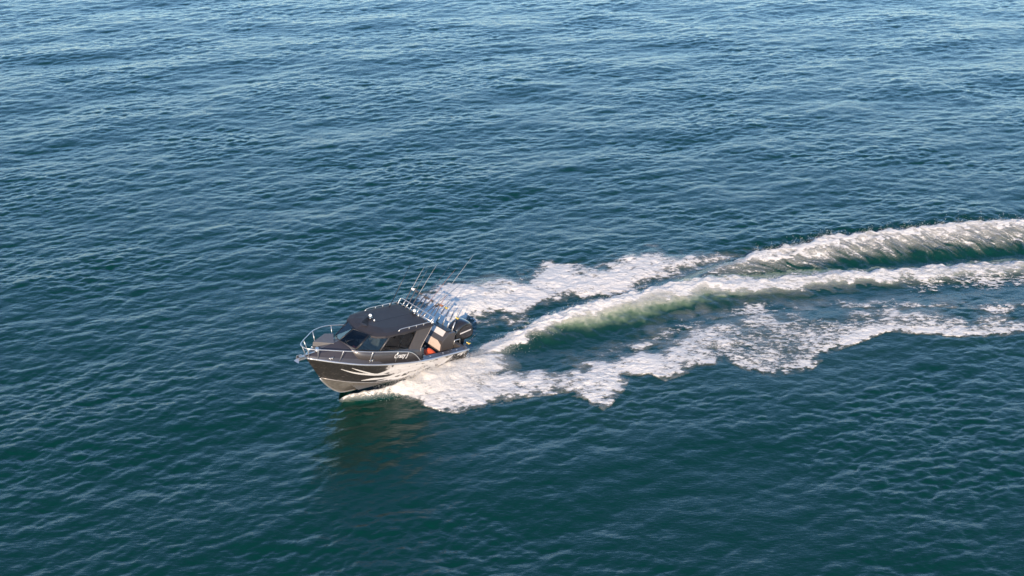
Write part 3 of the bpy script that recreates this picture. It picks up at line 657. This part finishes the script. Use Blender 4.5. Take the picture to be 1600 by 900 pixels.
# bow sprit, roller and stowed anchor
bs = box('bow_sprit', (6.94, 0, 1.70), (.46, .20, .045), 'alloy', boat)
for s in (1, -1): box('roller_cheek', (7.10, s*.085, 1.73), (.24, .016, .13), 'alloy', bs)
lathe('bow_roller', [(.04, -.07), (.028, -.02), (.028, .02), (.04, .07)], (7.16, 0, 1.74), 'black', bs, axis=(0, 1, 0), n=10)
V, F = merge(tube_vf([(6.5, 0, 1.82), (7.18, 0, 1.77)], .018, 6), ([Vector(v) for v in ((7.14, .0, 1.76), (7.26, .13, 1.60), (7.36, 0, 1.66), (7.26, -.13, 1.60), (7.20, 0, 1.56))], [(0, 1, 2), (0, 2, 3), (0, 4, 1), (0, 3, 4), (1, 4, 2), (2, 4, 3)]))
part('anchor', V, F, 'alloy', boat)
lathe('anchor_winch', [(.09, 0), (.09, .05), (.05, .06), (.06, .12), (.02, .13)], (6.42, 0, 1.84), 'alloy', boat)

# bait station on the transom
bt = prism('bait_station', [(.92, .82), (.92, 1.27), (.60, 1.56), (.30, 1.56), (.26, .82)], -.40, .60, 'paint', boat)
f = lambda y, z_: (.924, y, z_)
part('beige_panel', [f(-.32, .92), f(.54, .88), f(.54, 1.12), f(.34, 1.24), f(-.32, 1.24)], [(0, 1, 2, 3, 4)], 'beige', bt, False, .02)
d0 = Vector((.92, 0, 1.27)); d1 = Vector((.60, 0, 1.56)); nn = Vector((.29, 0, .32)).normalized()*.012
q = lambda t, y: d0.lerp(d1, t)+nn+Vector((0, y, 0))
part('cutting_board', [q(.42, -.30), q(.42, .44), q(.96, .40), q(.96, -.30)], [(0, 1, 2, 3)], 'board', bt, False, .02)
for s in (-.3, .45): box('station_leg', (.62, s, .58), (.10, .08, .50), 'alloy', bt)
box('bait_lid', (.50, .07, 1.575), (.26, .80, .03), 'black', bt)
for y_ in (-.40, -.12, .14, .40): tube('rod_tube', [Vector((.33, y_, 1.42)), Vector((.33, y_, 1.42))+Vector((-.28, 0, .96))*.46], .024, 'whitealloy', bt, 8)
tube('corner_rail', [(.30, .62, 1.05), (.30, .62, 1.22), (.02, .62, 1.22), (-.02, .62, 1.04)], .018, 'whitealloy', boat, 6)

# outboard motor
prof = [(-.06, .93), (.0, 1.12), (-.06, 1.34), (-.24, 1.56), (-.48, 1.67), (-.76, 1.65), (-.98, 1.50), (-1.12, 1.26), (-1.16, 1.03), (-1.05, .88), (-.6, .84), (-.3, .86)]
cx0, cz0 = -.56, 1.22; n = len(prof); rows = []
for y_, k in ((-.30, .55), (-.29, .80), (-.22, .95), (-.10, 1.0), (.10, 1.0), (.22, .95), (.29, .80), (.30, .55)): rows.append([(cx0+(x-cx0)*k, y_, cz0+(z_-cz0)*k) for x, z_ in prof])
V = [v for r in rows for v in r]; F = [(i*n+k, (i+1)*n+k, (i+1)*n+(k+1) % n, i*n+(k+1) % n) for i in range(len(rows)-1) for k in range(n)]+[tuple(range(n)), tuple((len(rows)-1)*n+k for k in range(n))[::-1]]
mot = part('outboard_motor', V, F, 'cowl', boat, True)
sb = mot.modifiers.new('round', 'SUBSURF'); sb.levels = 1; sb.render_levels = 2
part('cowling_stripe', [(-.30, .302, 1.20), (-.30, .302, 1.255), (-.86, .302, 1.33), (-.86, .302, 1.285)], [(0, 1, 2, 3)], 'white', mot, False, .006)
prism('motor_leg', [(-.30, .88), (-.85, .88), (-.78, .2), (-.62, -.35), (-.40, -.35), (-.34, .2)], -.10, .10, 'cowl', mot, .03)
box('motor_bracket', (-.14, 0, .66), (.36, .40, .50), 'black', mot)
lathe('gearcase', [(.02, -.40), (.09, -.30), (.11, 0), (.08, .28), (.03, .36)], (-.52, 0, -.42), 'black', mot, axis=(-1, 0, 0))
V, F = merge(*[([Vector((-.90, .05*math.cos(a), -.42+.05*math.sin(a))), Vector((-.86, .20*math.cos(a+.5), -.42+.20*math.sin(a+.5))), Vector((-.95, .19*math.cos(a-.3), -.42+.19*math.sin(a-.3)))], [(0, 1, 2)]) for a in (0, 2.09, 4.19)])
part('propeller', V, F, 'alloy', mot, False, .01)

# lettering on the cabin side and marks on the quarter
def text(name, body, size, mtx, m, parent, shear=.25):
    cu = bpy.data.curves.new(name, 'FONT'); cu.body = body; cu.size = size; cu.shear = shear; cu.extrude = .002; cu.offset = .006; cu.align_x = 'CENTER'; cu.align_y = 'CENTER'
    tmp = bpy.data.objects.new('tmp', cu); col.objects.link(tmp)
    me = bpy.data.meshes.new_from_object(tmp.evaluated_get(bpy.context.evaluated_depsgraph_get())); bpy.data.objects.remove(tmp)
    o = bpy.data.objects.new(name, me); col.objects.link(o); me.materials.clear(); me.materials.append(M[m]); o.parent = parent; o.matrix_local = mtx; return o
a = Vector((3.05, 0, wb(3.05))); b_ = Vector((3.85, 0, wb(3.85)))
xd = (a-b_).normalized(); nd = Vector((0, 1, .06)).normalized(); yd = nd.cross(xd).normalized()
mt = Matrix((xd, yd, nd)).transposed().to_4x4(); mt.translation = Vector((3.42, 1.062, 1.47))
text('boat_name', 'Crazy J', .23, mt, 'white', boat, .3)
def quarter(pts, name='quarter_mark'):
    part(name, [side_pt(x, t, 1, .006) for x, t in pts], [tuple(range(len(pts)))], 'white', hull, False, .004)
quarter([(.55, .70), (.10, .86), (.10, .93), (.40, .84), (.55, .80)]); quarter([(.40, .62), (.30, .66), (.24, .93), (.33, .93)]); quarter([(.22, .70), (.14, .73), (.14, .78), (.22, .76)])

# ------------------------------------------------------------------ fishing rods: each in its holder, each a thing of its own
def rod(base, tip, blank, reel, label, butt=.42, rr=.0065):
    base = Vector(base); tip = Vector(tip); d = (tip-base).normalized(); L_ = (tip-base).length
    o = bpy.data.objects.new('fishing_rod', None); col.objects.link(o); o.matrix_world = Matrix.Translation(b2w(*base)) @ BROT.to_4x4()
    o['label'] = label; o['category'] = 'fishing rod'; o['group'] = 'fishing rods on the boat'
    side = d.cross(Vector((0, 1, 0))).normalized()
    bend = Vector((-.10, 0, -.05))*L_*.3
    P = [d*(L_*t)+bend*t*t*t for t in (0, .2, .4, .6, .8, 1)]
    tube('blank', P, [rr*1.35, rr*1.25, rr*1.1, rr*.95, rr*.75, rr*.5], blank, o, 6)
    tube('grip', [d*-.30, d*butt], .017, 'cork', o, 8)
    for t in (.45, .62, .78, .92):
        p_ = d*(L_*t)+bend*t**3
        V, F = tube_vf([p_+side*.02+Vector((0, .016*math.cos(a), 0))+side*(.016*math.sin(a)) for a in [i*math.pi/3 for i in range(6)]], .004, 4, True)
        part('line_guide', V, F, 'alloy', o)
    if reel:
        c = d*(butt+.06)+side*.065
        V, F = merge(lathe_vf([(.02, -.05), (.048, -.045), (.048, -.038), (.034, -.034), (.034, .034), (.048, .038), (.048, .045), (.02, .05)], c, Vector((0, 1, 0)), 10), tube_vf([d*(butt+.06), c], .014, 6), tube_vf([c+Vector((0, .05, 0)), c+Vector((0, .09, 0))+d*.06], .010, 5))
        part('reel', V, F, reel, o, True)
    return o
top = lambda y_: Vector((1.93, y_, 2.36))+RD_*.26
def to(px, py, y_): return unl(px, py, 1, y_)
rod(top(-.78), to(662, 416, -.78), 'rodwht', 'lens', 'pale rod with a bright reel in the roof holder farthest from camera')
rod(top(-.58), to(672, 412, -.58), 'rodblk', 'cork', 'faint dark rod second from the far end of the roof rack', rr=.006)
rod(top(-.38), to(682, 412, -.38), 'rodwht', 'cork', 'long pale rod third from the far end of the roof rack')
rod(top(-.19), to(688, 432, -.19), 'rodblk', 'cork', 'thin dark rod fourth from the far end of the roof rack', rr=.006)
rod(top(0), to(703, 412, 0), 'rodblk', 'cork', 'thin dark rod in the middle slot of the roof rack', rr=.006)
rod(top(.19), to(711, 419, .19), 'rodbrn', 'cork', 'reddish brown rod just right of the roof rack centre')
rod(top(.58), to(738, 397, .58), 'rodwht', 'cork', 'tallest pale rod reaching highest above the white foam', rr=.0075)
rod(top(.78), to(697, 460, .78), 'rodbrn', 'rodbrn', 'short brown rod with a brown reel at the near end of the roof rack', rr=.010)
hol = lambda y_: Vector((.33, y_, 1.42))+Vector((-.28, 0, .96))*.40
rod(hol(-.40), to(704, 466, -.40), 'rodblk', 'gold', 'dark rod with a gold reel in the bait station holder nearest the cabin', .30)
rod(top(.38), to(728, 436, .38), 'rodblk', 'cork', 'dark rod beside the tallest pale rod on the roof rack', rr=.006)
rod(hol(-.12), to(706, 474, -.12), 'rodblk', None, 'plain dark rod second from the cabin on the bait station', .30)
rod(hol(.14), to(711, 480, .14), 'rodblk', None, 'plain dark rod third from the cabin on the bait station', .30)
rod(hol(.40), to(717, 483, .40), 'rodblk', 'gold', 'dark rod with a gold reel right in front of the outboard motor', .16)
rod(Vector((.12, .98, 1.10)), to(746, 519, 1.05), 'rodblk', 'gold', 'low dark rod with a gold reel leaning out over the stern corner', .14)

# ------------------------------------------------------------------ loose gear
def tag(o, label, cat): o['label'] = label; o['category'] = cat; o.matrix_world = boat.matrix_world.copy(); return o
# red bag slumped in the cockpit beside the cabin door
V = []; F = []; nu, nv = 18, 9
for i in range(nv+1):
    ph = math.pi*i/nv
    for j in range(nu):
        th_ = 2*math.pi*j/nu; k = 1+.10*math.sin(3*th_+i)+.06*math.sin(5*th_-2*i)
        V.append((1.42+.40*k*math.sin(ph)*math.cos(th_), .36+.34*k*math.sin(ph)*math.sin(th_), .34+.30*(1-math.cos(ph))*(1+.12*math.sin(2*th_+1))))
for i in range(nv):
    for j in range(nu): F.append((i*nu+j, i*nu+(j+1) % nu, (i+1)*nu+(j+1) % nu, (i+1)*nu+j))
tag(part('bag', V, F, 'red', None, True), 'red orange bag slumped on the cockpit floor behind the cabin', 'bag')
def sheet(name, c, sx_, sy_, m, seed, label, cat):
    r = random.Random(seed); rot = Euler((R(8), R(-24), R(r.uniform(-20, 20)))).to_matrix(); V = []; n_ = 6
    for i in range(n_):
        for j in range(n_): V.append(Vector(c)+rot @ Vector(((i/(n_-1)-.5)*sx_, (j/(n_-1)-.5)*sy_, .035*math.sin(i*1.3+seed)+.03*math.cos(j*1.7+seed))))
    tag(part(name, V, [(i*n_+j, (i+1)*n_+j, (i+1)*n_+j+1, i*n_+j+1) for i in range(n_-1) for j in range(n_-1)], m, None, True, .012), label, cat)
sheet('papers', (5.12, .05, 1.90), .26, .34, 'white', 1, 'crumpled white papers lying behind the windscreen', 'papers')
sheet('cloth', (5.06, .38, 1.85), .20, .20, 'pink', 2, 'small pink cloth on the dash behind the windscreen', 'cloth')
